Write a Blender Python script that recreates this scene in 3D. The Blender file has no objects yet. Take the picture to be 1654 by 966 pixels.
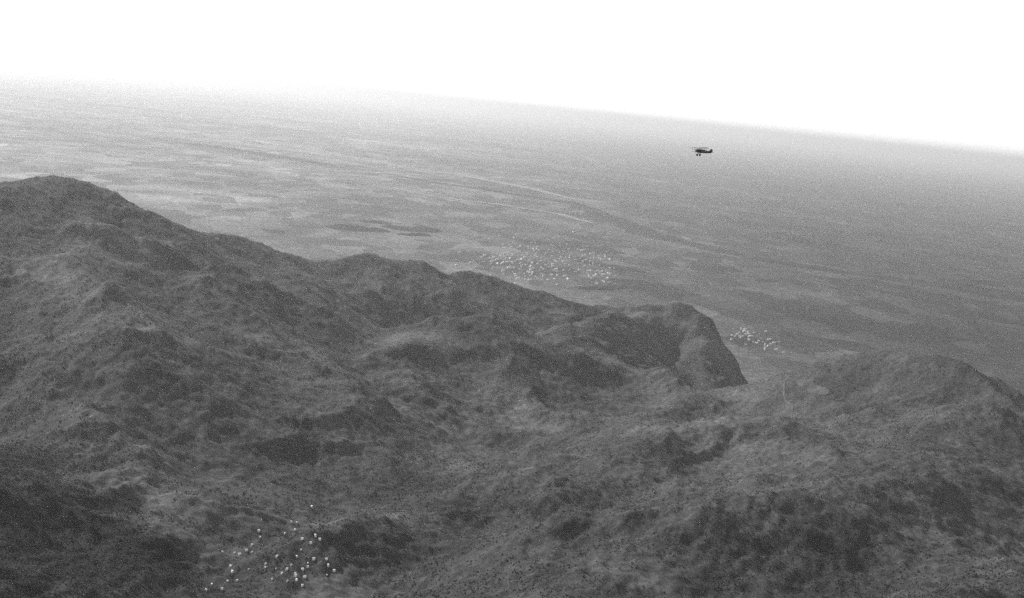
import bpy, bmesh, math, random
import numpy as np
from mathutils import Matrix, Vector

# ------------------------------------------------------------------ camera, sky, sun, exposure
scene = bpy.context.scene
col = scene.collection
CAM_Z = 1000.0
PITCH, ROLL = math.radians(7.726), math.radians(6.1)
fwd = Vector((0, math.cos(PITCH), -math.sin(PITCH)))
right0 = Vector((1, 0, 0)); up0 = right0.cross(fwd)
right = right0 * math.cos(ROLL) + up0 * math.sin(ROLL)
up = up0 * math.cos(ROLL) - right0 * math.sin(ROLL)
cd = bpy.data.cameras.new('camera')
cd.sensor_fit = 'HORIZONTAL'; cd.sensor_width = 36.0
cd.lens = 36.0 * 2272.0 / 1654.0
cd.clip_start = 1.0; cd.clip_end = 2.0e6
cam = bpy.data.objects.new('camera', cd); col.objects.link(cam)
m = Matrix((right, up, -fwd)).transposed().to_4x4(); m.translation = (0, 0, CAM_Z)
cam.matrix_world = m
scene.camera = cam

SUN_EL = math.radians(38.0)
SUN_AZ = math.radians(-52.0)            # ahead of the camera, a little to the left
world = bpy.data.worlds.new('World'); scene.world = world
world.use_nodes = True
wn, wl = world.node_tree.nodes, world.node_tree.links
sky = wn.new('ShaderNodeTexSky'); sky.sky_type = 'NISHITA'; sky.sun_disc = False
sky.sun_elevation = SUN_EL; sky.sun_rotation = SUN_AZ
sky.altitude = 1000; sky.air_density = 1.1; sky.dust_density = 0.6
bw = wn.new('ShaderNodeRGBToBW')        # black-and-white plate: the whole place is recorded in greys
wl.new(sky.outputs[0], bw.inputs[0])
wl.new(bw.outputs[0], wn['Background'].inputs[0])
wn['Background'].inputs[1].default_value = 0.15
sd = bpy.data.lights.new('sun', 'SUN'); sd.energy = 3.2; sd.angle = math.radians(0.53); sd.color = (1, 1, 1)
sun = bpy.data.objects.new('sun', sd); col.objects.link(sun)
sdir = Vector((math.sin(SUN_AZ) * math.cos(SUN_EL), math.cos(SUN_AZ) * math.cos(SUN_EL), math.sin(SUN_EL)))
sun.rotation_euler = sdir.to_track_quat('Z', 'Y').to_euler()

vs = scene.view_settings
vs.view_transform = 'Standard'; vs.look = 'None'; vs.gamma = 1.0; vs.use_curve_mapping = False
vs.exposure = 0.7
scene.render.engine = 'CYCLES'
scene.cycles.volume_bounces = 1
scene.cycles.max_bounces = 5
scene.cycles.use_denoising = False      # keep the fine grain

# ------------------------------------------------------------------ helpers
rng = np.random.default_rng(11)
random.seed(5)

def tag(o, label=None, cat=None, group=None, kind=None):
    if label: o['label'] = label
    if cat: o['category'] = cat
    if group: o['group'] = group
    if kind: o['kind'] = kind
    return o

def link(name, me, mat=None, parent=None, smooth=False):
    o = bpy.data.objects.new(name, me); col.objects.link(o)
    if mat: me.materials.append(mat)
    if parent: o.parent = parent
    if smooth:
        me.polygons.foreach_set('use_smooth', np.ones(len(me.polygons), dtype=bool))
    return o

def grid_mesh(name, X, Y, Z):
    r, c = X.shape
    me = bpy.data.meshes.new(name)
    v = np.stack([X, Y, Z], -1).reshape(-1, 3).astype(np.float32)
    i = np.arange(r * c).reshape(r, c)
    q = np.stack([i[:-1, :-1], i[:-1, 1:], i[1:, 1:], i[1:, :-1]], -1).reshape(-1, 4)
    me.vertices.add(len(v)); me.vertices.foreach_set('co', v.ravel())
    me.loops.add(q.size); me.loops.foreach_set('vertex_index', q.ravel().astype(np.int32))
    me.polygons.add(len(q))
    me.polygons.foreach_set('loop_start', (np.arange(len(q)) * 4).astype(np.int32))
    me.polygons.foreach_set('use_smooth', np.ones(len(q), dtype=bool))
    me.update(calc_edges=True)
    return me

PERM = np.random.default_rng(3).permutation(512).astype(np.int32)
GA = np.random.default_rng(4).uniform(0, 2 * np.pi, 512).astype(np.float32)
GX, GY = np.cos(GA), np.sin(GA)
def perlin(x, y):
    xi = np.floor(x).astype(np.int32); yi = np.floor(y).astype(np.int32)
    xf = (x - xi).astype(np.float32); yf = (y - yi).astype(np.float32)
    u = xf * xf * xf * (xf * (xf * 6 - 15) + 10); v = yf * yf * yf * (yf * (yf * 6 - 15) + 10)
    def g(ix, iy, dx, dy):
        h = PERM[(PERM[ix & 511] + iy) & 511]
        return GX[h] * dx + GY[h] * dy
    a = g(xi, yi, xf, yf); b = g(xi + 1, yi, xf - 1, yf)
    c = g(xi, yi + 1, xf, yf - 1); d = g(xi + 1, yi + 1, xf - 1, yf - 1)
    return (a + u * (b - a)) * (1 - v) + (c + u * (d - c)) * v
def fbm(x, y, octaves=4, gain=0.5):
    s = 0; a = 1.0
    for k in range(octaves):
        s = s + a * perlin(x * 2 ** k + 17.3 * k, y * 2 ** k - 9.1 * k); a *= gain
    return s
def ridged(x, y, octaves=4, gain=0.5):
    s = 0; a = 1.0; w = 1.0
    for k in range(octaves):
        n = 1 - np.abs(perlin(x * 2 ** k + 31.7 * k, y * 2 ** k + 5.3 * k)) * 2.0
        n = n * n * w
        w = np.clip(n * 1.6, 0, 1)
        s = s + a * n; a *= gain
    return s
def sstep(a, b, x):
    t = np.clip((x - a) / (b - a), 0, 1); return t * t * (3 - 2 * t)

# ------------------------------------------------------------------ materials
def new_mat(name):
    mt = bpy.data.materials.new(name); mt.use_nodes = True
    nt = mt.node_tree; b = nt.nodes['Principled BSDF']
    b.inputs['Roughness'].default_value = 0.95
    b.inputs['Specular IOR Level'].default_value = 0.1
    return mt, nt, b
def N(nt, t, **kw):
    n = nt.nodes.new(t)
    for k, v in kw.items():
        if k.startswith('i_'): n.inputs[k[2:].replace('_', ' ')].default_value = v
        else: setattr(n, k, v)
    return n
def ramp(nt, src, stops):
    r = nt.nodes.new('ShaderNodeValToRGB')
    e = r.color_ramp.elements
    while len(e) < len(stops): e.new(0.5)
    for el, (p, v) in zip(e, stops): el.position = p; el.color = (v, v, v, 1)
    nt.links.new(src, r.inputs[0]); return r.outputs[0]
def mixc(nt, fac, a, b, mode='MIX'):
    mx = nt.nodes.new('ShaderNodeMix'); mx.data_type = 'RGBA'; mx.blend_type = mode
    if isinstance(fac, (int, float)): mx.inputs[0].default_value = fac
    else: nt.links.new(fac, mx.inputs[0])
    nt.links.new(a, mx.inputs[6]); nt.links.new(b, mx.inputs[7]); return mx.outputs[2]
def noise(nt, vec, scale, detail=5, rough=0.55):
    n = N(nt, 'ShaderNodeTexNoise'); n.inputs['Scale'].default_value = scale
    n.inputs['Detail'].default_value = detail; n.inputs['Roughness'].default_value = rough
    nt.links.new(vec, n.inputs['Vector']); return n.outputs['Fac']
def plain_mat(name, v, rough=0.8, var=0.15, scale=1.0):
    mt, nt, b = new_mat(name)
    tc = N(nt, 'ShaderNodeTexCoord')
    c = ramp(nt, noise(nt, tc.outputs['Object'], scale), [(0.3, v * (1 - var)), (0.7, v * (1 + var))])
    nt.links.new(c, b.inputs['Base Color']); b.inputs['Roughness'].default_value = rough
    return mt

def hill_material(name, lo, hi, fine=True):
    """scrubby hillside: dark thicket patches, paler dry grass and bare stony ground, plus painted vignette and lifted shade"""
    mt, nt, b = new_mat(name)
    g = N(nt, 'ShaderNodeNewGeometry'); P = g.outputs['Position']
    big = ramp(nt, noise(nt, P, 1 / 700.0, 4, 0.6), [(0.3, lo), (0.7, hi)])
    mid = ramp(nt, noise(nt, P, 1 / 110.0, 7, 0.68), [(0.34, 0.65), (0.5, 0.97), (0.68, 1.4)])
    c = mixc(nt, 1.0, big, mid, 'MULTIPLY')
    sm = ramp(nt, noise(nt, P, 1 / 9.0, 6, 0.8), [(0.35, 0.5), (0.52, 1.0), (0.70, 1.7)])
    c = mixc(nt, 1.0, c, sm, 'MULTIPLY')
    at = N(nt, 'ShaderNodeAttribute', attribute_name='cover_shade')
    mr_ = N(nt, 'ShaderNodeMapRange'); mr_.inputs[1].default_value = -1; mr_.inputs[2].default_value = 1
    nt.links.new(at.outputs['Fac'], mr_.inputs[0])
    cv = ramp(nt, mr_.outputs[0], [(0.0, 0.4), (0.5, 1.0), (1.0, 2.0)])
    c = mixc(nt, 1.0, c, cv, 'MULTIPLY')
    nt.links.new(c, b.inputs['Base Color'])
    bp = N(nt, 'ShaderNodeBump'); bp.inputs['Distance'].default_value = 6.0; bp.inputs['Strength'].default_value = 0.6
    nt.links.new(noise(nt, P, 1 / 22.0, 7, 0.7), bp.inputs['Height'])
    nt.links.new(bp.outputs[0], b.inputs['Normal'])
    return mt

def field_material(name):
    """the plain: a patchwork of fields, hedges and dry stretches"""
    mt, nt, b = new_mat(name)
    g = N(nt, 'ShaderNodeNewGeometry'); P = g.outputs['Position']
    mp = N(nt, 'ShaderNodeMapping'); mp.inputs['Rotation'].default_value = (0, 0, 0.35); mp.inputs['Scale'].default_value = (1, 0.55, 1)
    nt.links.new(P, mp.inputs['Vector'])
    v = N(nt, 'ShaderNodeTexVoronoi', distance='MANHATTAN'); v.inputs['Scale'].default_value = 1 / 240.0
    nt.links.new(mp.outputs[0], v.inputs['Vector'])
    sep = N(nt, 'ShaderNodeSeparateColor'); nt.links.new(v.outputs['Color'], sep.inputs[0])
    fields = ramp(nt, sep.outputs[0], [(0.0, 0.09), (0.4, 0.145), (0.7, 0.185), (1.0, 0.26)])
    big = ramp(nt, noise(nt, P, 1 / 4200.0, 5, 0.6), [(0.36, 0.55), (0.5, 1.0), (0.66, 1.5)])
    md = ramp(nt, noise(nt, mp.outputs[0], 1 / 700.0, 5, 0.65), [(0.34, 0.75), (0.5, 1.0), (0.68, 1.3)])
    big = mixc(nt, 1.0, big, md, 'MULTIPLY')
    c = mixc(nt, 1.0, fields, big, 'MULTIPLY')
    sx = N(nt, 'ShaderNodeSeparateXYZ'); nt.links.new(P, sx.inputs[0])      # pale dry fields in the west; eastward darkening painted for vignette and dimmer haze
    we = N(nt, 'ShaderNodeMapRange'); we.inputs[1].default_value = -3000; we.inputs[2].default_value = 4500
    nt.links.new(sx.outputs[0], we.inputs[0])
    c = mixc(nt, 1.0, c, ramp(nt, we.outputs[0], [(0.0, 0.9), (0.45, 0.5), (0.75, 0.28), (1.0, 0.2)]), 'MULTIPLY')
    sp = ramp(nt, noise(nt, P, 1 / 45.0, 7, 0.85), [(0.36, 0.35), (0.5, 1.0), (0.66, 1.7)])
    c = mixc(nt, 1.0, c, sp, 'MULTIPLY')
    nt.links.new(c, b.inputs['Base Color'])
    return mt

M = dict(hill=hill_material('hillside', 0.057, 0.082),
         wood=hill_material('wooded_slope', 0.03, 0.055),
         field=field_material('plain_fields'),
         scrub=plain_mat('scrub_leaf', 0.06, 0.9, 0.3, 0.5),
         road=plain_mat('dust_road', 0.10, 0.95, 0.12, 0.05),
         bare=plain_mat('bare_earth', 0.10, 0.95, 0.3, 0.03),
         lime=plain_mat('limewash', 0.8, 0.8, 0.06, 0.3),
         lime2=plain_mat('old_limewash', 0.62, 0.85, 0.12, 0.3),
         doped=plain_mat('doped_fabric', 0.1, 0.45, 0.2, 0.8),
         doped_dark=plain_mat('dark_doped_fabric', 0.045, 0.4, 0.2, 0.8),
         metal=plain_mat('grey_cowling', 0.09, 0.4, 0.15, 2.0),
         timber=plain_mat('strut_timber', 0.07, 0.6, 0.2, 3.0),
         rubber=plain_mat('rubber', 0.025, 0.8, 0.2, 3.0))

# ------------------------------------------------------------------ the plain
def disc(name, R, z, mat):
    rr = np.concatenate([[0.0], np.geomspace(400, R, 60)])
    th = np.linspace(0, 2 * np.pi, 97)
    T, RR = np.meshgrid(th, rr)
    return link(name, grid_mesh(name, RR * np.sin(T), 8000 + RR * np.cos(T), np.zeros_like(T) + z), mat)
tag(disc('ground', 290000.0, 0.0, M['field']), kind='structure')

# ------------------------------------------------------------------ the hills between camera and plain
RIDGES = {
    'main': (0.42, [(-1525, 2737, 653), (-1394, 3028, 688), (-1255, 3374, 696), (-1198, 3466, 700), (-1185, 3540, 709), (-1160, 3584, 709), (-1125, 3629, 687), (-1098, 3707, 653), (-1040, 3862, 624), (-991, 3944, 602), (-936, 4094, 559), (-858, 4248, 547), (-795, 4328, 518), (-716, 4443, 482), (-646, 4521, 455), (-586, 4596, 460), (-484, 4675, 477), (-406, 4749, 451), (-359, 4820, 455), (-284, 4858, 422), (-221, 4928, 409), (-159, 4964, 432), (-70, 5000, 415), (0, 5033, 381), (92, 5066, 366), (164, 5131, 338), (307, 5191, 312), (469, 5212, 325), (584, 5234, 343), (672, 5256, 336), (725, 5246, 308), (755, 5215, 262), (765, 5160, 200)]),
    'right': (0.40, [(700, 3600, 215), (830, 3880, 275), (925, 4020, 385), (1004, 4044, 415), (1094, 3986, 442), (1204, 3885, 466), (1248, 3800, 461), (1276, 3721, 445), (1282, 3577, 415), (1315, 3423, 371), (1379, 3253, 327)]),
    'spur': (0.36, [(-679, 2716, 338), (-529, 3088, 357), (-408, 3308, 364), (-280, 3522, 377), (-202, 3728, 402), (-112, 3932, 415), (-42, 4000, 395), (51, 4066, 364), (126, 4131, 347), (208, 4395, 349), (324, 4722, 345), (483, 5111, 331)]),
    'nose': (0.6, [(630, 5245, 328), (665, 5080, 258), (640, 4920, 222), (690, 4780, 160)]),
    'spurleft': (0.40, [(-1160, 3584, 706), (-1008, 3317, 625), (-910, 2929, 575), (-745, 2768, 548), (-613, 2800, 507)]),
    'fore': (0.34, [(-308, 1706, 357), (-258, 1882, 349), (-208, 2023, 351), (-153, 2228, 351), (-61, 2399, 350), (59, 2466, 353), (185, 2560, 366), (318, 2782, 382), (517, 2955, 406), (667, 2857, 429), (782, 2758, 438), (910, 2859, 441), (1104, 3145, 454)]),
    'forel': (0.34, [(-824, 1822, 482), (-749, 2069, 442), (-707, 2294, 416), (-648, 2587, 394), (-594, 2873, 380)]),
    'bott': (0.34, [(96, 1697, 405), (173, 1859, 426), (276, 1981, 445), (429, 2090, 459), (609, 2253, 465), (772, 2552, 462)]),
    'botr': (0.34, [(387, 1621, 425), (490, 1697, 445), (615, 1762, 450), (755, 1852, 455)]),
    'botl': (0.34, [(-565, 1497, 403), (-514, 1655, 399), (-466, 1876, 377), (-423, 2023, 384), (-380, 2235, 371)]),
}
def hill_height(x, y):
    x = x.astype(np.float32); y = y.astype(np.float32)
    wx = x + 26 * fbm(x / 190, y / 190, 3); wy = y + 26 * fbm(x / 190 + 40, y / 190 + 11, 3)
    top = np.full(x.shape, -400.0, np.float32); acc = np.zeros(x.shape, np.float32)
    KS = 14.0
    for key, (slope, pts) in RIDGES.items():
        best = np.full(x.shape, -1e4, np.float32)
        for i, ((x0, y0, z0), (x1, y1, z1)) in enumerate(zip(pts[:-1], pts[1:])):
            if i >= 23: slope = 0.42 + 0.06 * (i - 22) + 0.02 * max(0, i - 27)      # the long crest breaks off steeply at its far end
            if key == 'spur' and i >= 7: slope = 0.36 + 0.12 * (i - 6)
            if key == 'right': slope = 0.62 if i < 3 else (0.55 if i < 6 else 0.8)
            ex, ey = x1 - x0, y1 - y0; L2 = ex * ex + ey * ey
            t = np.clip(((wx - x0) * ex + (wy - y0) * ey) / L2, 0, 1)
            d = np.sqrt((wx - x0 - t * ex) ** 2 + (wy - y0 - t * ey) ** 2)
            d = np.sqrt(d * d + 900) - 30
            np.maximum(best, z0 + t * (z1 - z0) - slope * d, out=best)
        m_ = np.maximum(top, best)
        acc = acc * np.exp((top - m_) / KS) + np.exp((best - m_) / KS); top = m_
    h = top + KS * np.log(np.maximum(acc, 1)) - 4
    # valley floors: high ground near the camera, falling away to the plain past the main crest
    cy = np.interp(x, [-1500, -1200, -900, -400, 100, 450, 650, 800, 1000, 1400, 1800], [3000, 3500, 4200, 4750, 5050, 5000, 4500, 3850, 3750, 3600, 3300]).astype(np.float32)
    inside = sstep(150, -900, y - cy)
    floor = 60 + 190 * inside + 50 * fbm(x / 420, y / 420, 3)
    floor = np.where(inside > 0, floor * sstep(0.0, 0.35, inside) - 40 * (1 - sstep(0.0, 0.35, inside)), -40)
    k2 = 30.0
    hh = np.maximum(h, floor); h2 = hh + k2 * np.log(np.exp((h - hh) / k2) + np.exp((floor - hh) / k2)) - 8
    # erosion: gullies and ribs, growing stronger away from the crests
    qx = x + 60 * fbm(x / 300 + 7, y / 300, 2); qy = y + 60 * fbm(x / 300, y / 300 + 7, 2)
    r1 = ridged(qx / 520, qy / 520, 6, 0.5)
    crest = np.clip((RID_D(wx, wy)) / 170.0, 0, 1)
    h2 = h2 + (r1 - 1.0) * (7 + 24 * crest + 16 * sstep(450, 800, x) * sstep(4700, 5000, y)) + 6 * fbm(x / 60, y / 60, 4) + 5 * perlin(x / 17, y / 17)
    h2 = h2 - 55 * np.exp(-((x + 385) ** 2 + (y - 2650) ** 2) / 160.0 ** 2)      # a worn-down saddle
    h2 = h2 - 130 * sstep(690, 1010, x + 60 * fbm(x / 120, y / 120, 3)) * sstep(4350, 4950, y)      # the crest is worn down where the valley opens
    lift = sstep(1000, 1350, y) * sstep(2500, 2050, np.abs(x)) * sstep(7600, 6600, y)
    return h2 * lift - 60 * (1 - lift)
def RID_D(x, y):
    best = np.full(x.shape, 1e9, np.float32)
    for key in ('main', 'right'):
        pts = RIDGES[key][1]
        for (x0, y0, z0), (x1, y1, z1) in zip(pts[:-1:2], pts[2::2]):
            ex, ey = x1 - x0, y1 - y0; L2 = ex * ex + ey * ey
            t = np.clip(((x - x0) * ex + (y - y0) * ey) / L2, 0, 1)
            np.minimum(best, (x - x0 - t * ex) ** 2 + (y - y0 - t * ey) ** 2, out=best)
    return np.sqrt(best)

NR, NC = 900, 820
yr = np.geomspace(1000, 7600, NR); sc_ = np.linspace(-1, 1, NC)
Yg, Sg = np.meshgrid(yr, sc_, indexing='ij')
Xg = Sg * np.minimum(0.42 * Yg + 520, 2500)
Zg = hill_height(Xg, Yg)
# land cover: where the thickets are dark and thick (below 0) and where dry grass and stony ground lie bare (above 0); left-edge vignette and lightening of the shaded crest end painted in
COVER_SHADE = [(-618, 1794, 148, -0.90), (-836, 2480, 82, -0.30), (-506, 1761, 128, -0.60), (-448, 1703, 99, -0.50), (-265, 1874, 60, -0.42), (-108, 2553, 81, -0.36), (-138, 2080, 67, -0.24), (-31, 2339, 96, -0.24), (198, 1926, 98, -0.30), (235, 2572, 60, -0.24), (421, 2323, 85, -0.30), (818, 3759, 103, -0.24), (535, 1920, 100, -0.42), (745, 2484, 70, -0.36), (1252, 3746, 105, -0.42), (398, 1910, 80, -0.36), (-77, 2062, 86, -0.24), (67, 3350, 90, 0.90), (392, 2884, 104, 0.90), (-945, 3000, 69, 1.05), (-908, 3288, 90, 0.75), (-763, 2749, 101, 0.45), (-317, 2136, 60, 0.75), (-185, 1874, 60, 0.90), (-443, 1996, 84, 0.45), (-293, 3669, 98, 0.60), (-428, 3241, 87, 0.60), (621, 1937, 74, 0.52), (669, 4110, 111, 0.45), (-145, 3076, 83, 0.45), (272, 1856, 60, 0.75), (-618, 3145, 85, 0.38), (694, 5121, 137, -0.18), (412, 4411, 138, -0.18), (-173, 3811, 102, -0.18), (70, 4048, 90, -0.24), (-529, 4569, 81, -0.24), (-1189, 3487, 81, -0.24), (-1176, 3331, 78, -0.30), (-640, 1700, 200, -0.90), (-720, 2000, 120, -0.60), (700, 1900, 160, -0.40), (850, 4400, 170, 0.50), (930, 5000, 140, 0.45), (800, 3800, 90, 0.40), (-770, 2100, 100, -0.70), (-890, 2420, 90, -0.60), (-1010, 2750, 90, -0.50), (-1140, 3100, 90, -0.50), (330, 3250, 110, 0.40), (-150, 2900, 100, 0.30), (740, 5130, 110, 0.70), (600, 5150, 130, 0.30)]
def cover_shade(x, y):
    wx = x + 130 * fbm(x / 160 + 3, y / 160, 4, 0.6); wy = y + 130 * fbm(x / 160, y / 160 + 8, 4, 0.6)
    c = np.zeros(np.shape(x), np.float32)
    for bx, by, br, v in COVER_SHADE:
        c = c + v * np.exp(-((wx - bx) ** 2 + (wy - by) ** 2) / (1.1 * br * br))
    return np.clip(c + 0.35 * fbm(x / 120, y / 120 + 4, 5, 0.6), -1, 1)
mr = link('mountain_ridges', grid_mesh('mountain_ridges', Xg, Yg, Zg), M['hill'])
ca = mr.data.attributes.new('cover_shade', 'FLOAT', 'POINT'); ca.data.foreach_set('value', cover_shade(Xg, Yg).astype(np.float32).ravel())
tag(mr, kind='structure')

def ground_z(x, y):
    x = np.atleast_1d(np.asarray(x, float)); y = np.atleast_1d(np.asarray(y, float))
    return np.maximum(hill_height(x, y), 0.0)

# ------------------------------------------------------------------ low wooded hills on the plain
def low_hill(name, pts, width, height, mat, seed):
    """a long low swell with a bell-shaped section, following a line of points on the plain"""
    p = np.array(pts, float); seg = np.r_[0, np.cumsum(np.hypot(*np.diff(p, axis=0).T))]
    n = max(24, int(seg[-1] / 40)); s = np.linspace(0, seg[-1], n)
    cx = np.interp(s, seg, p[:, 0]); cyy = np.interp(s, seg, p[:, 1])
    k = np.hanning(9); k /= k.sum()
    pad = lambda a: np.convolve(np.pad(a, 4, mode='edge'), k, 'valid')
    cx, cyy = pad(cx), pad(cyy)
    tx, ty = np.gradient(cx), np.gradient(cyy); l = np.hypot(tx, ty); nx_, ny_ = -ty / l, tx / l
    u = np.linspace(-1, 1, 26)
    env = np.sin(np.pi * np.clip(s / seg[-1], 0, 1)) ** 0.5
    w = width * (0.55 + 0.45 * env) * (1 + 0.9 * fbm(s / 700 + seed, s * 0 + seed, 3))
    hgt = height * env * (1 + 0.9 * fbm(s / 500 + seed * 3, s * 0 + 5, 3))
    X = cx[:, None] + nx_[:, None] * u[None] * w[:, None]; Y = cyy[:, None] + ny_[:, None] * u[None] * w[:, None]
    Z = hgt[:, None] * (np.exp(-(u * 2.0) ** 2) - 0.05)[None] + 9 * fbm(X / 60, Y / 60, 3) * env[:, None] * (1 - u[None] ** 2) - 3
    return tag(link(name, grid_mesh(name, X, Y, Z), mat), kind='structure')
low_hill('low_wooded_hills', [(-1700, 17900), (-1095, 17029), (-200, 16500), (599, 15803), (872, 14349), (1117, 12633), (1586, 11887), (2034, 11117), (2724, 10905), (3790, 10488), (5200, 10100)], 190, 30, M['wood'], 1)
low_hill('low_wooded_hills', [(-5600, 20300), (-4255, 19769), (-3258, 19061), (-2291, 18110)], 200, 30, M['wood'], 2)
low_hill('wooded_rise', [(-1400, 10350), (-1250, 10250), (-1080, 10300), (-960, 10400)], 210, 26, M['wood'], 3)
low_hill('wooded_rise', [(-1060, 10700), (-820, 10620), (-620, 10900)], 190, 30, M['wood'], 6)
low_hill('wooded_rise', [(-900, 10200), (-760, 10260), (-640, 10380)], 130, 18, M['wood'], 7)
low_hill('wooded_rise', [(-1250, 10900), (-1120, 10960), (-1000, 11020)], 150, 18, M['wood'], 8)
low_hill('wooded_rise', [(700, 14700), (900, 14050), (1060, 13400), (1250, 12700)], 220, 45, M['wood'], 4)
low_hill('wooded_rise', [(330, 8130), (500, 8220), (690, 8520)], 120, 16, M['wood'], 5)

# ------------------------------------------------------------------ scrub on the slopes (one uncountable mass)
NS = 700000
ys = 1250 + 4400 * rng.random(NS) ** 1.25
xs = (rng.random(NS) * 2 - 1) * (0.40 * ys + 250)
dn = 0.4 * fbm(xs / 330, ys / 330, 4) + 0.7 * fbm(xs / 45 + 3, ys / 45, 3) - 0.5 * cover_shade(xs, ys)
keep = rng.random(NS) < np.clip(0.30 + 1.5 * dn, 0.03, 1.0)
xs, ys = xs[keep], ys[keep]
zs = hill_height(xs, ys); keep = zs > 60
xs, ys, zs = xs[keep], ys[keep], zs[keep]
sm = bpy.data.meshes.new('scrub'); sm.vertices.add(len(xs))
sm.vertices.foreach_set('co', np.stack([xs, ys, zs], -1).astype(np.float32).ravel())
at_ = sm.attributes.new('bush_size', 'FLOAT', 'POINT')
at_.data.foreach_set('value', (0.4 + 1.0 * rng.random(len(xs)) ** 3).astype(np.float32))
scrub = tag(link('scrub', sm, M['scrub']), label='dark low scrub and thicket covering the mountain slopes', cat='scrub', kind='stuff')
ng = bpy.data.node_groups.new('scatter_scrub', 'GeometryNodeTree')
ng.interface.new_socket('Geometry', in_out='INPUT', socket_type='NodeSocketGeometry')
ng.interface.new_socket('Geometry', in_out='OUTPUT', socket_type='NodeSocketGeometry')
gi = ng.nodes.new('NodeGroupInput'); go = ng.nodes.new('NodeGroupOutput')
iop = ng.nodes.new('GeometryNodeInstanceOnPoints')
ico = ng.nodes.new('GeometryNodeMeshIcoSphere'); ico.inputs['Radius'].default_value = 1.0; ico.inputs['Subdivisions'].default_value = 2
spo = ng.nodes.new('GeometryNodeSetPosition')
nz = ng.nodes.new('ShaderNodeTexNoise'); nz.inputs['Scale'].default_value = 1.7; nz.inputs['Detail'].default_value = 3
sub = ng.nodes.new('ShaderNodeVectorMath'); sub.operation = 'SUBTRACT'; sub.inputs[1].default_value = (0.5, 0.5, 0.15)
scl = ng.nodes.new('ShaderNodeVectorMath'); scl.operation = 'MULTIPLY'; scl.inputs[1].default_value = (1.8, 1.8, 1.2)
smt = ng.nodes.new('GeometryNodeSetMaterial'); smt.inputs['Material'].default_value = M['scrub']
na = ng.nodes.new('GeometryNodeInputNamedAttribute'); na.data_type = 'FLOAT'; na.inputs['Name'].default_value = 'bush_size'
rv = ng.nodes.new('FunctionNodeRandomValue'); rv.data_type = 'FLOAT_VECTOR'
rv.inputs[0].default_value = (0, 0, 0); rv.inputs[1].default_value = (0.3, 0.3, 6.28)
L = ng.links.new
L(gi.outputs[0], iop.inputs['Points'])
L(ico.outputs['Mesh'], spo.inputs['Geometry']); L(nz.outputs['Color'], sub.inputs[0]); L(sub.outputs[0], scl.inputs[0]); L(scl.outputs[0], spo.inputs['Offset'])
L(spo.outputs[0], smt.inputs['Geometry']); L(smt.outputs[0], iop.inputs['Instance'])
L(na.outputs['Attribute'], iop.inputs['Scale']); L(rv.outputs[0], iop.inputs['Rotation'])
L(iop.outputs[0], go.inputs[0])
md = scrub.modifiers.new('scatter', 'NODES'); md.node_group = ng

# ------------------------------------------------------------------ houses
def house_mesh(name, L_, W_, Hh, roof, mat, parts=True):
    bm = bmesh.new()
    x, y = L_ / 2, W_ / 2
    b = [bm.verts.new(p) for p in ((-x, -y, -2), (x, -y, -2), (x, y, -2), (-x, y, -2))]
    t = [bm.verts.new(p) for p in ((-x, -y, Hh), (x, -y, Hh), (x, y, Hh), (-x, y, Hh))]
    for i in range(4): bm.faces.new((b[i], b[(i + 1) % 4], t[(i + 1) % 4], t[i]))
    if roof > 0:
        r0 = bm.verts.new((-x, 0, Hh + roof)); r1 = bm.verts.new((x, 0, Hh + roof))
        bm.faces.new((t[0], t[1], r1, r0)); bm.faces.new((t[2], t[3], r0, r1))
        bm.faces.new((t[3], t[0], r0)); bm.faces.new((t[1], t[2], r1))
    else:       # flat roof with a parapet
        it = [bm.verts.new((v.co.x * 0.93, v.co.y * 0.93, Hh)) for v in t]
        il = [bm.verts.new((v.co.x * 0.93, v.co.y * 0.93, Hh - 0.6)) for v in t]
        for i in range(4):
            j = (i + 1) % 4
            bm.faces.new((t[i], t[j], it[j], it[i])); bm.faces.new((it[i], it[j], il[j], il[i]))
        bm.faces.new(il)
    bm.normal_update()
    me = bpy.data.meshes.new(name); bm.to_mesh(me); bm.free(); me.materials.append(mat)
    return me
HOUSES = [house_mesh('house', 13, 10, 8, 1.8, M['lime2']), house_mesh('house', 18, 10, 7, 2.2, M['lime2']),
          house_mesh('house', 11, 9, 12, 0, M['lime2']), house_mesh('house', 20, 12, 8, 0, M['lime2'])]
def put_house(me, x, y, z, rz, s, name, label, group):
    o = bpy.data.objects.new(name, me); col.objects.link(o)
    o.location = (x, y, z); o.rotation_euler = (0, 0, rz); o.scale = (s, s, s)
    return tag(o, label, 'house', group)
# the town on the plain behind the main crest: dense quarter and a looser eastern fringe
r = random.Random(21); spots = []
def scatter(n, cx, cy_, sx_, sy_, md_):
    """n house places thinning out from a centre, no two closer than md_ metres"""
    k = 0; tries = 0
    while k < n and tries < 40000:
        tries += 1
        y = r.gauss(cy_, sy_); x = r.gauss(cx + 0.06 * (y - cy_), sx_)
        if y > 7900 and all((x - q[0]) ** 2 + (y - q[1]) ** 2 > md_ * md_ for q in spots):
            spots.append((x, y)); k += 1
QUARTERS = [((120, 60, 9000, 130, 620, 30), 'small pale house in the dense near quarter of the town beyond the crest'),
            ((80, 130, 9900, 190, 800, 36), 'small pale house in the thin far outskirts of the town on the plain'),
            ((25, -90, 9350, 55, 160, 24), 'small pale house in the tight western cluster of the town'),
            ((45, 470, 9500, 120, 700, 40), 'small pale house in the loose eastern outskirts of the town'),
            ((20, 540, 9000, 50, 180, 26), 'small pale house in the little eastern cluster beside the town')]
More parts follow.
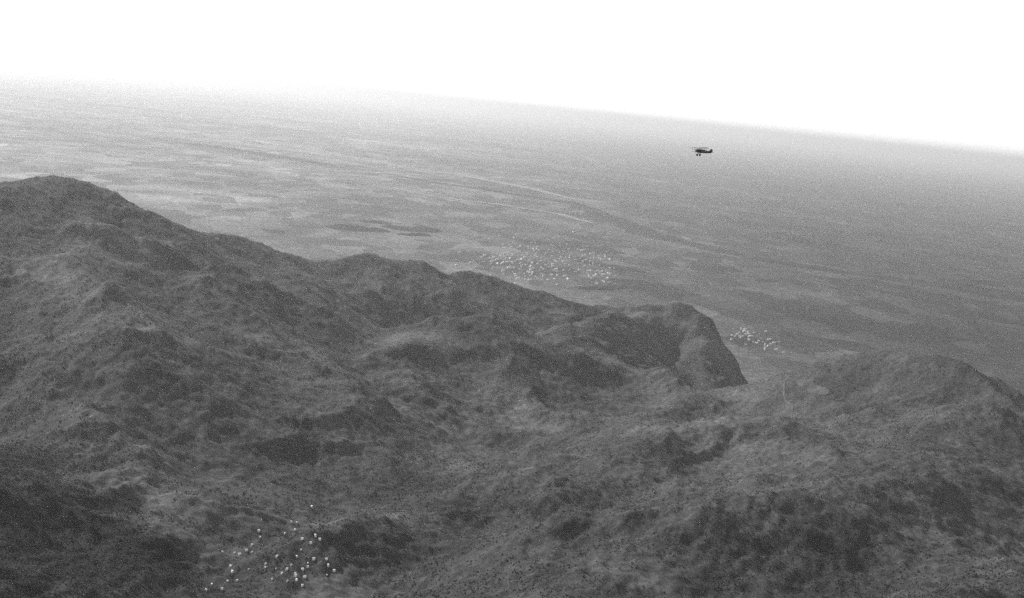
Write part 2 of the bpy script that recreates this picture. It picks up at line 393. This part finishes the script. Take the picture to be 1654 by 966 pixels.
for args, lab in QUARTERS:
    n0 = len(spots); scatter(*args)
    for (x, y) in spots[n0:]:
        put_house(r.choice(HOUSES), x, y, 0, r.uniform(-0.5, 0.5) + (1.57 if r.random() < 0.4 else 0), r.uniform(0.6, 1.15), 'town_house', lab, lab.replace('small pale house', 'houses'))
# the village at the mouth of the valley, where the crest ends
spots2 = []
for k in range(58):
    x = r.gauss(1205, 55); y = r.gauss(6850, 190)
    if all((x - q[0]) ** 2 + (y - q[1]) ** 2 > 24 ** 2 for q in spots2): spots2.append((x, y))
for (x, y) in spots2:
    put_house(r.choice(HOUSES), x, y, 0, r.uniform(-0.8, 0.8), r.uniform(0.5, 0.85), 'village_house',
              'pale house of the village where the dark crest runs out into the plain', 'houses of the village in the valley mouth')

# small white huts strewn over the lower slope
HUT = [house_mesh('hut', 4.2, 3.4, 2.8, 0.9, M['lime']), house_mesh('hut', 3.6, 3.6, 3.0, 0, M['lime']), house_mesh('hut', 5.0, 3.6, 2.9, 1.0, M['lime'])]
HUTS = [(-303, 2104), (-295, 2111), (-300, 2030), (-262, 1944), (-289, 2054), (-330, 1991), (-336, 2010), (-336, 1960), (-339, 1938), (-369, 1916), (-353, 1922), (-345, 1920), (-331, 1938), (-349, 1880), (-343, 1864), (-322, 1871), (-361, 1784), (-360, 1814), (-343, 1833), (-331, 1837), (-343, 1797), (-301, 1880), (-284, 1867), (-272, 1845), (-263, 1863), (-267, 1854), (-252, 1837), (-261, 1826), (-283, 1833), (-241, 1848), (-247, 1863), (-244, 1892), (-238, 1904), (-221, 1910), (-216, 1896), (-215, 1879), (-207, 1895), (-242, 1876), (-262, 1904), (-259, 1920), (-294, 2267), (-342, 2059), (-287, 1886), (-299, 1868), (-249, 1829), (-240, 1823), (-245, 1955), (-248, 1934), (-238, 1952), (-254, 1846)]
hz_ = ground_z([p[0] for p in HUTS], [p[1] for p in HUTS])
for (x, y), z in zip(HUTS, hz_):
    o = put_house(r.choice(HUT), x, y, float(z) + 0.4, r.uniform(0, 3.1), r.uniform(0.45, 0.85), 'hut',
                  'tiny white hut strewn on the scrubby lower slope', 'white huts strewn on the lower slope')
    o['category'] = 'hut'

# ------------------------------------------------------------------ dust road and bare ground in the valley
def ribbon(name, pts, width, mat, lift, step=6.0):
    p = np.array(pts, float); seg = np.r_[0, np.cumsum(np.hypot(*np.diff(p, axis=0).T))]
    n = int(seg[-1] / step) + 2; q = np.linspace(0, seg[-1], n)
    cx, cy_ = np.interp(q, seg, p[:, 0]), np.interp(q, seg, p[:, 1])
    k = np.hanning(7); k /= k.sum(); pad = lambda a: np.convolve(np.pad(a, 3, mode='edge'), k, 'valid')
    cx, cy_ = pad(cx), pad(cy_); tx, ty = np.gradient(cx), np.gradient(cy_); l = np.hypot(tx, ty)
    w = width * (1 + 0.9 * fbm(q / (4 * step) + 2, q * 0 + len(pts), 3)) * (1 if width < 20 else np.sqrt(np.clip(np.minimum(q, seg[-1] - q) / (0.2 * seg[-1]), 0.1, 1)))
    u = np.linspace(-.5, .5, max(3, int(width / step)))
    X = cx[:, None] - (ty / l * w)[:, None] * u; Y = cy_[:, None] + (tx / l * w)[:, None] * u
    return tag(link(name, grid_mesh(name, X, Y, ground_z(X.ravel(), Y.ravel()).reshape(X.shape) + lift), mat), kind='structure')
ribbon('dust_road', [(1135, 6600), (1075, 6200), (1060, 5700), (985, 5300), (960, 4900), (900, 4500), (838, 4120), (806, 4000), (795, 3930), (793, 3880), (803, 3830), (790, 3760), (735, 3690), (700, 3600), (640, 3520)], 5, M['road'], 1.2)
ribbon('bare_field', [(836, 3975), (864, 3928), (884, 3889), (900, 3850)], 34, M['bare'], 1.2)

# pale gravel beds of a braided river, dry for most of its width, wandering over the plain
M['gravel'] = plain_mat('river_gravel', 0.21, 0.95, 0.4, 0.006)
for k, (pts, w_) in enumerate([
        ([(-5577, 24330), (-4544, 23979), (-3494, 22690), (-2737, 21504), (-1843, 20102), (-925, 19535), (110, 17977), (693, 16495)], 230),
        ([(-5300, 23300), (-4300, 22900), (-3500, 22300), (-2500, 20700), (-1500, 19900)], 150),
        ([(-4988, 16956), (-4023, 16688), (-3133, 16666), (-2465, 17126), (-1500, 18300), (-700, 18900)], 160),
        ([(-1533, 15469), (-920, 14539), (-274, 14418), (358, 14036), (693, 13178)], 120),
        ([(-10607, 43506), (-8642, 42252), (-7462, 44662), (-4874, 43236), (-2252, 38368)], 700)]):
    ribbon('river_bed', pts, w_, M['gravel'], 2.0 + 0.3 * k, 40.0)

# ------------------------------------------------------------------ the biplane
def empty(name, loc):
    o = bpy.data.objects.new(name, None); col.objects.link(o); o.location = loc; return o
def mesh_from(name, bm, mat, parent, smooth=False, loc=None):
    bmesh.ops.recalc_face_normals(bm, faces=bm.faces)
    me = bpy.data.meshes.new(name); bm.to_mesh(me); bm.free()
    o = link(name, me, mat, parent, smooth)
    if loc: o.location = loc
    return o
def loft(bm, rings, cap=True):
    vr = [[bm.verts.new(p) for p in rg] for rg in rings]
    n = len(vr[0])
    for a, b_ in zip(vr[:-1], vr[1:]):
        for i in range(n): bm.faces.new((a[i], a[(i + 1) % n], b_[(i + 1) % n], b_[i]))
    if cap: bm.faces.new(vr[0][::-1]); bm.faces.new(vr[-1])
def rod(bm, p, q, rad, n=6):
    p, q = Vector(p), Vector(q); d = (q - p).normalized()
    a = d.orthogonal().normalized(); b_ = d.cross(a)
    loft(bm, [[c + (a * math.cos(2 * math.pi * i / n) + b_ * math.sin(2 * math.pi * i / n)) * rad for i in range(n)] for c in (p, q)])
def rounded_ring(x, w, h, zc, n=16, e=3.0):
    out = []
    for i in range(n):
        t = 2 * math.pi * i / n; c, s_ = math.cos(t), math.sin(t)
        out.append((x, w * math.copysign(abs(c) ** (2 / e), c), zc + h * math.copysign(abs(s_) ** (2 / e), s_)))
    return out
def wing(bm, span, chord, zc, xle, dihedral=0.03, thick=0.11, gap=0.0):
    st = np.linspace(-span / 2, span / 2, 25)
    prof = [(0, 0), (0.06, 0.5), (0.25, 0.95), (0.55, 0.7), (1, 0.02), (0.55, 0.15), (0.25, 0.1), (0.05, -0.25)]
    rings = []
    for y in st:
        e = (span / 2 - abs(y)) / 0.6
        k = math.sqrt(max(0.06, min(1, e) * (2 - min(1, e))))
        c = chord * (0.55 + 0.45 * k)
        rings.append([(xle - (chord - c) * 0.5 - p * c, y, zc + abs(y) * dihedral + q * thick * k) for p, q in prof])
    loft(bm, rings)
def make_biplane():
    root = empty('biplane', (0, 0, 0))
    bm = bmesh.new()
    secs = [(2.55, .40, .52, .05), (2.2, .50, .66, .02), (1.2, .54, .76, .0), (0.2, .54, .78, .02), (-0.8, .50, .72, .02), (-2.2, .40, .60, .02), (-3.6, .26, .46, .06), (-4.9, .08, .32, .12)]
    loft(bm, [rounded_ring(x, w, h, z) for x, w, h, z in secs])
    fus = mesh_from('fuselage', bm, M['doped_dark'], root, True)
    bm = bmesh.new(); loft(bm, [rounded_ring(x, w, w, z, e=2.2) for x, w, z in ((2.97, .2, .05), (2.85, .44, .05), (2.5, .6, .04), (2.0, .69, .02))])
    mesh_from('engine_cowl', bm, M['metal'], root, True)
    bm = bmesh.new()
    for sgn in (-1, 1):
        loft(bm, [[(3.06 + dx * sgn, dy, .05 + sgn * z) for dx, dy in ((-.03, -w), (.03, -w * .3), (.03, w), (-.03, w * .3))] for z, w in ((0.0, .06), (.4, .11), (.9, .12), (1.3, .05))])
    pr = mesh_from('propeller', bm, M['timber'], root)
    bm = bmesh.new(); loft(bm, [rounded_ring(x, w, w, .05, e=2) for x, w in ((2.95, .15), (3.1, .14), (3.22, .05))]); mesh_from('hub', bm, M['metal'], pr, True)
    bm = bmesh.new(); wing(bm, 12.6, 1.85, 1.3, 2.0, thick=0.15); mesh_from('upper_wing', bm, M['doped'], root)
    bm = bmesh.new(); wing(bm, 11.4, 1.75, -0.5, 1.45, 0.04, thick=0.15); mesh_from('lower_wing', bm, M['doped'], root)
    for sg in (-1, 1):
        for y in (1.9, 4.6):
            for xo in (0.25, 1.25):
                bm = bmesh.new(); rod(bm, (1.45 - xo, sg * y, -0.42 + y * .04), (2.0 - xo, sg * y, 1.35 + y * .03), 0.07); mesh_from('strut', bm, M['timber'], root)
        for xo in (0.3, 1.3):
            bm = bmesh.new(); rod(bm, (1.95 - xo, sg * .42, .6), (2.0 - xo, sg * .7, 1.35), 0.06); mesh_from('cabane_strut', bm, M['timber'], root)
        bm = bmesh.new()
        rod(bm, (1.7, sg * .42, -.45), (1.35, sg * .98, -1.7), .1); rod(bm, (0.55, sg * .42, -.5), (1.3, sg * .98, -1.7), .1)
        mesh_from('landing_leg', bm, M['timber'], root)
        bm = bmesh.new()
        loft(bm, [[(1.32 + R_ * math.cos(t), sg * yy, -1.72 + R_ * math.sin(t)) for t in np.linspace(0, 2 * math.pi, 20, endpoint=False)] for yy, R_ in ((.98, .36), (1.01, .48), (1.13, .48), (1.16, .36))])
        mesh_from('wheel', bm, M['rubber'], root)
    bm = bmesh.new(); rod(bm, (1.32, -1.0, -1.72), (1.32, 1.0, -1.72), .05); mesh_from('axle', bm, M['metal'], root)
    def plate(name, outline, axis, th, mat):
        bm = bmesh.new()
        f = (lambda p, s_: (p[0], s_, p[1])) if axis == 'y' else (lambda p, s_: (p[0], p[1], .22 + s_))
        loft(bm, [[f(p, s_) for p in outline] for s_ in (-th, th)]); return mesh_from(name, bm, mat, root)
    plate('fin', [(-3.7, .38), (-4.2, 1.05), (-4.6, 1.5), (-4.75, 1.55), (-4.75, .2)], 'y', .03, M['doped_dark'])
    plate('rudder', [(-4.78, 1.57), (-5.15, 1.6), (-5.55, 1.3), (-5.65, .6), (-5.4, .0), (-4.78, -.1)], 'y', .03, M['doped_dark'])
    plate('tailplane', [(-3.8, .2), (-4.2, 1.5), (-4.7, 1.8), (-5.2, 1.6), (-5.3, .3), (-5.3, -.3), (-5.2, -1.6), (-4.7, -1.8), (-4.2, -1.5), (-3.8, -.2)], 'z', .035, M['doped'])
    bm = bmesh.new(); rod(bm, (-4.4, 0, .05), (-4.9, 0, -.4), .04); mesh_from('tail_skid', bm, M['timber'], root)
    for xo in (-.1, -1.35):
        bm = bmesh.new(); loft(bm, [[(xo + .32 * k * math.cos(t), .3 * k * math.sin(t), z + .12) for t in np.linspace(0, 2 * math.pi, 14, endpoint=False)] for k, z in ((1, .5), (1.05, .68), (.8, .70), (.78, .55))], cap=False)
        mesh_from('cockpit_rim', bm, M['rubber'], root)
    bm = bmesh.new(); rod(bm, (.9, .2, .45), (.55, .2, .95), .06); mesh_from('exhaust_pipe', bm, M['metal'], root)
    return tag(root, 'dark two-winged aeroplane flying level above the hazy plain', 'aeroplane')
plane = make_biplane()
plane.location = (75.9, 622.3, 989.6)
# flying to the left and a little towards us, banked with the camera only slightly
plane.rotation_euler = (math.radians(3), math.radians(-2.0), math.radians(180 + 27))
plane.scale = (1.02,) * 3

# ------------------------------------------------------------------ the air
hm = bpy.data.materials.new('haze'); hm.use_nodes = True
nt = hm.node_tree; nt.nodes.remove(nt.nodes['Principled BSDF'])
pv = nt.nodes.new('ShaderNodeVolumePrincipled')
pv.inputs['Color'].default_value = (0.95, 0.95, 0.95, 1)
pv.inputs['Density'].default_value = 2.6e-5
pv.inputs['Anisotropy'].default_value = 0.76
nt.links.new(pv.outputs[0], nt.nodes['Material Output'].inputs['Volume'])
bm = bmesh.new(); bmesh.ops.create_cube(bm, size=1.0)
me = bpy.data.meshes.new('haze'); bm.to_mesh(me); bm.free()
hz = link('haze', me, hm)
hz.scale = (620000, 620000, 1425); hz.location = (0, 8000, 1425 / 2 - 75)
tag(hz, 'thin pale haze lying over the plain and hills', 'haze', kind='stuff')
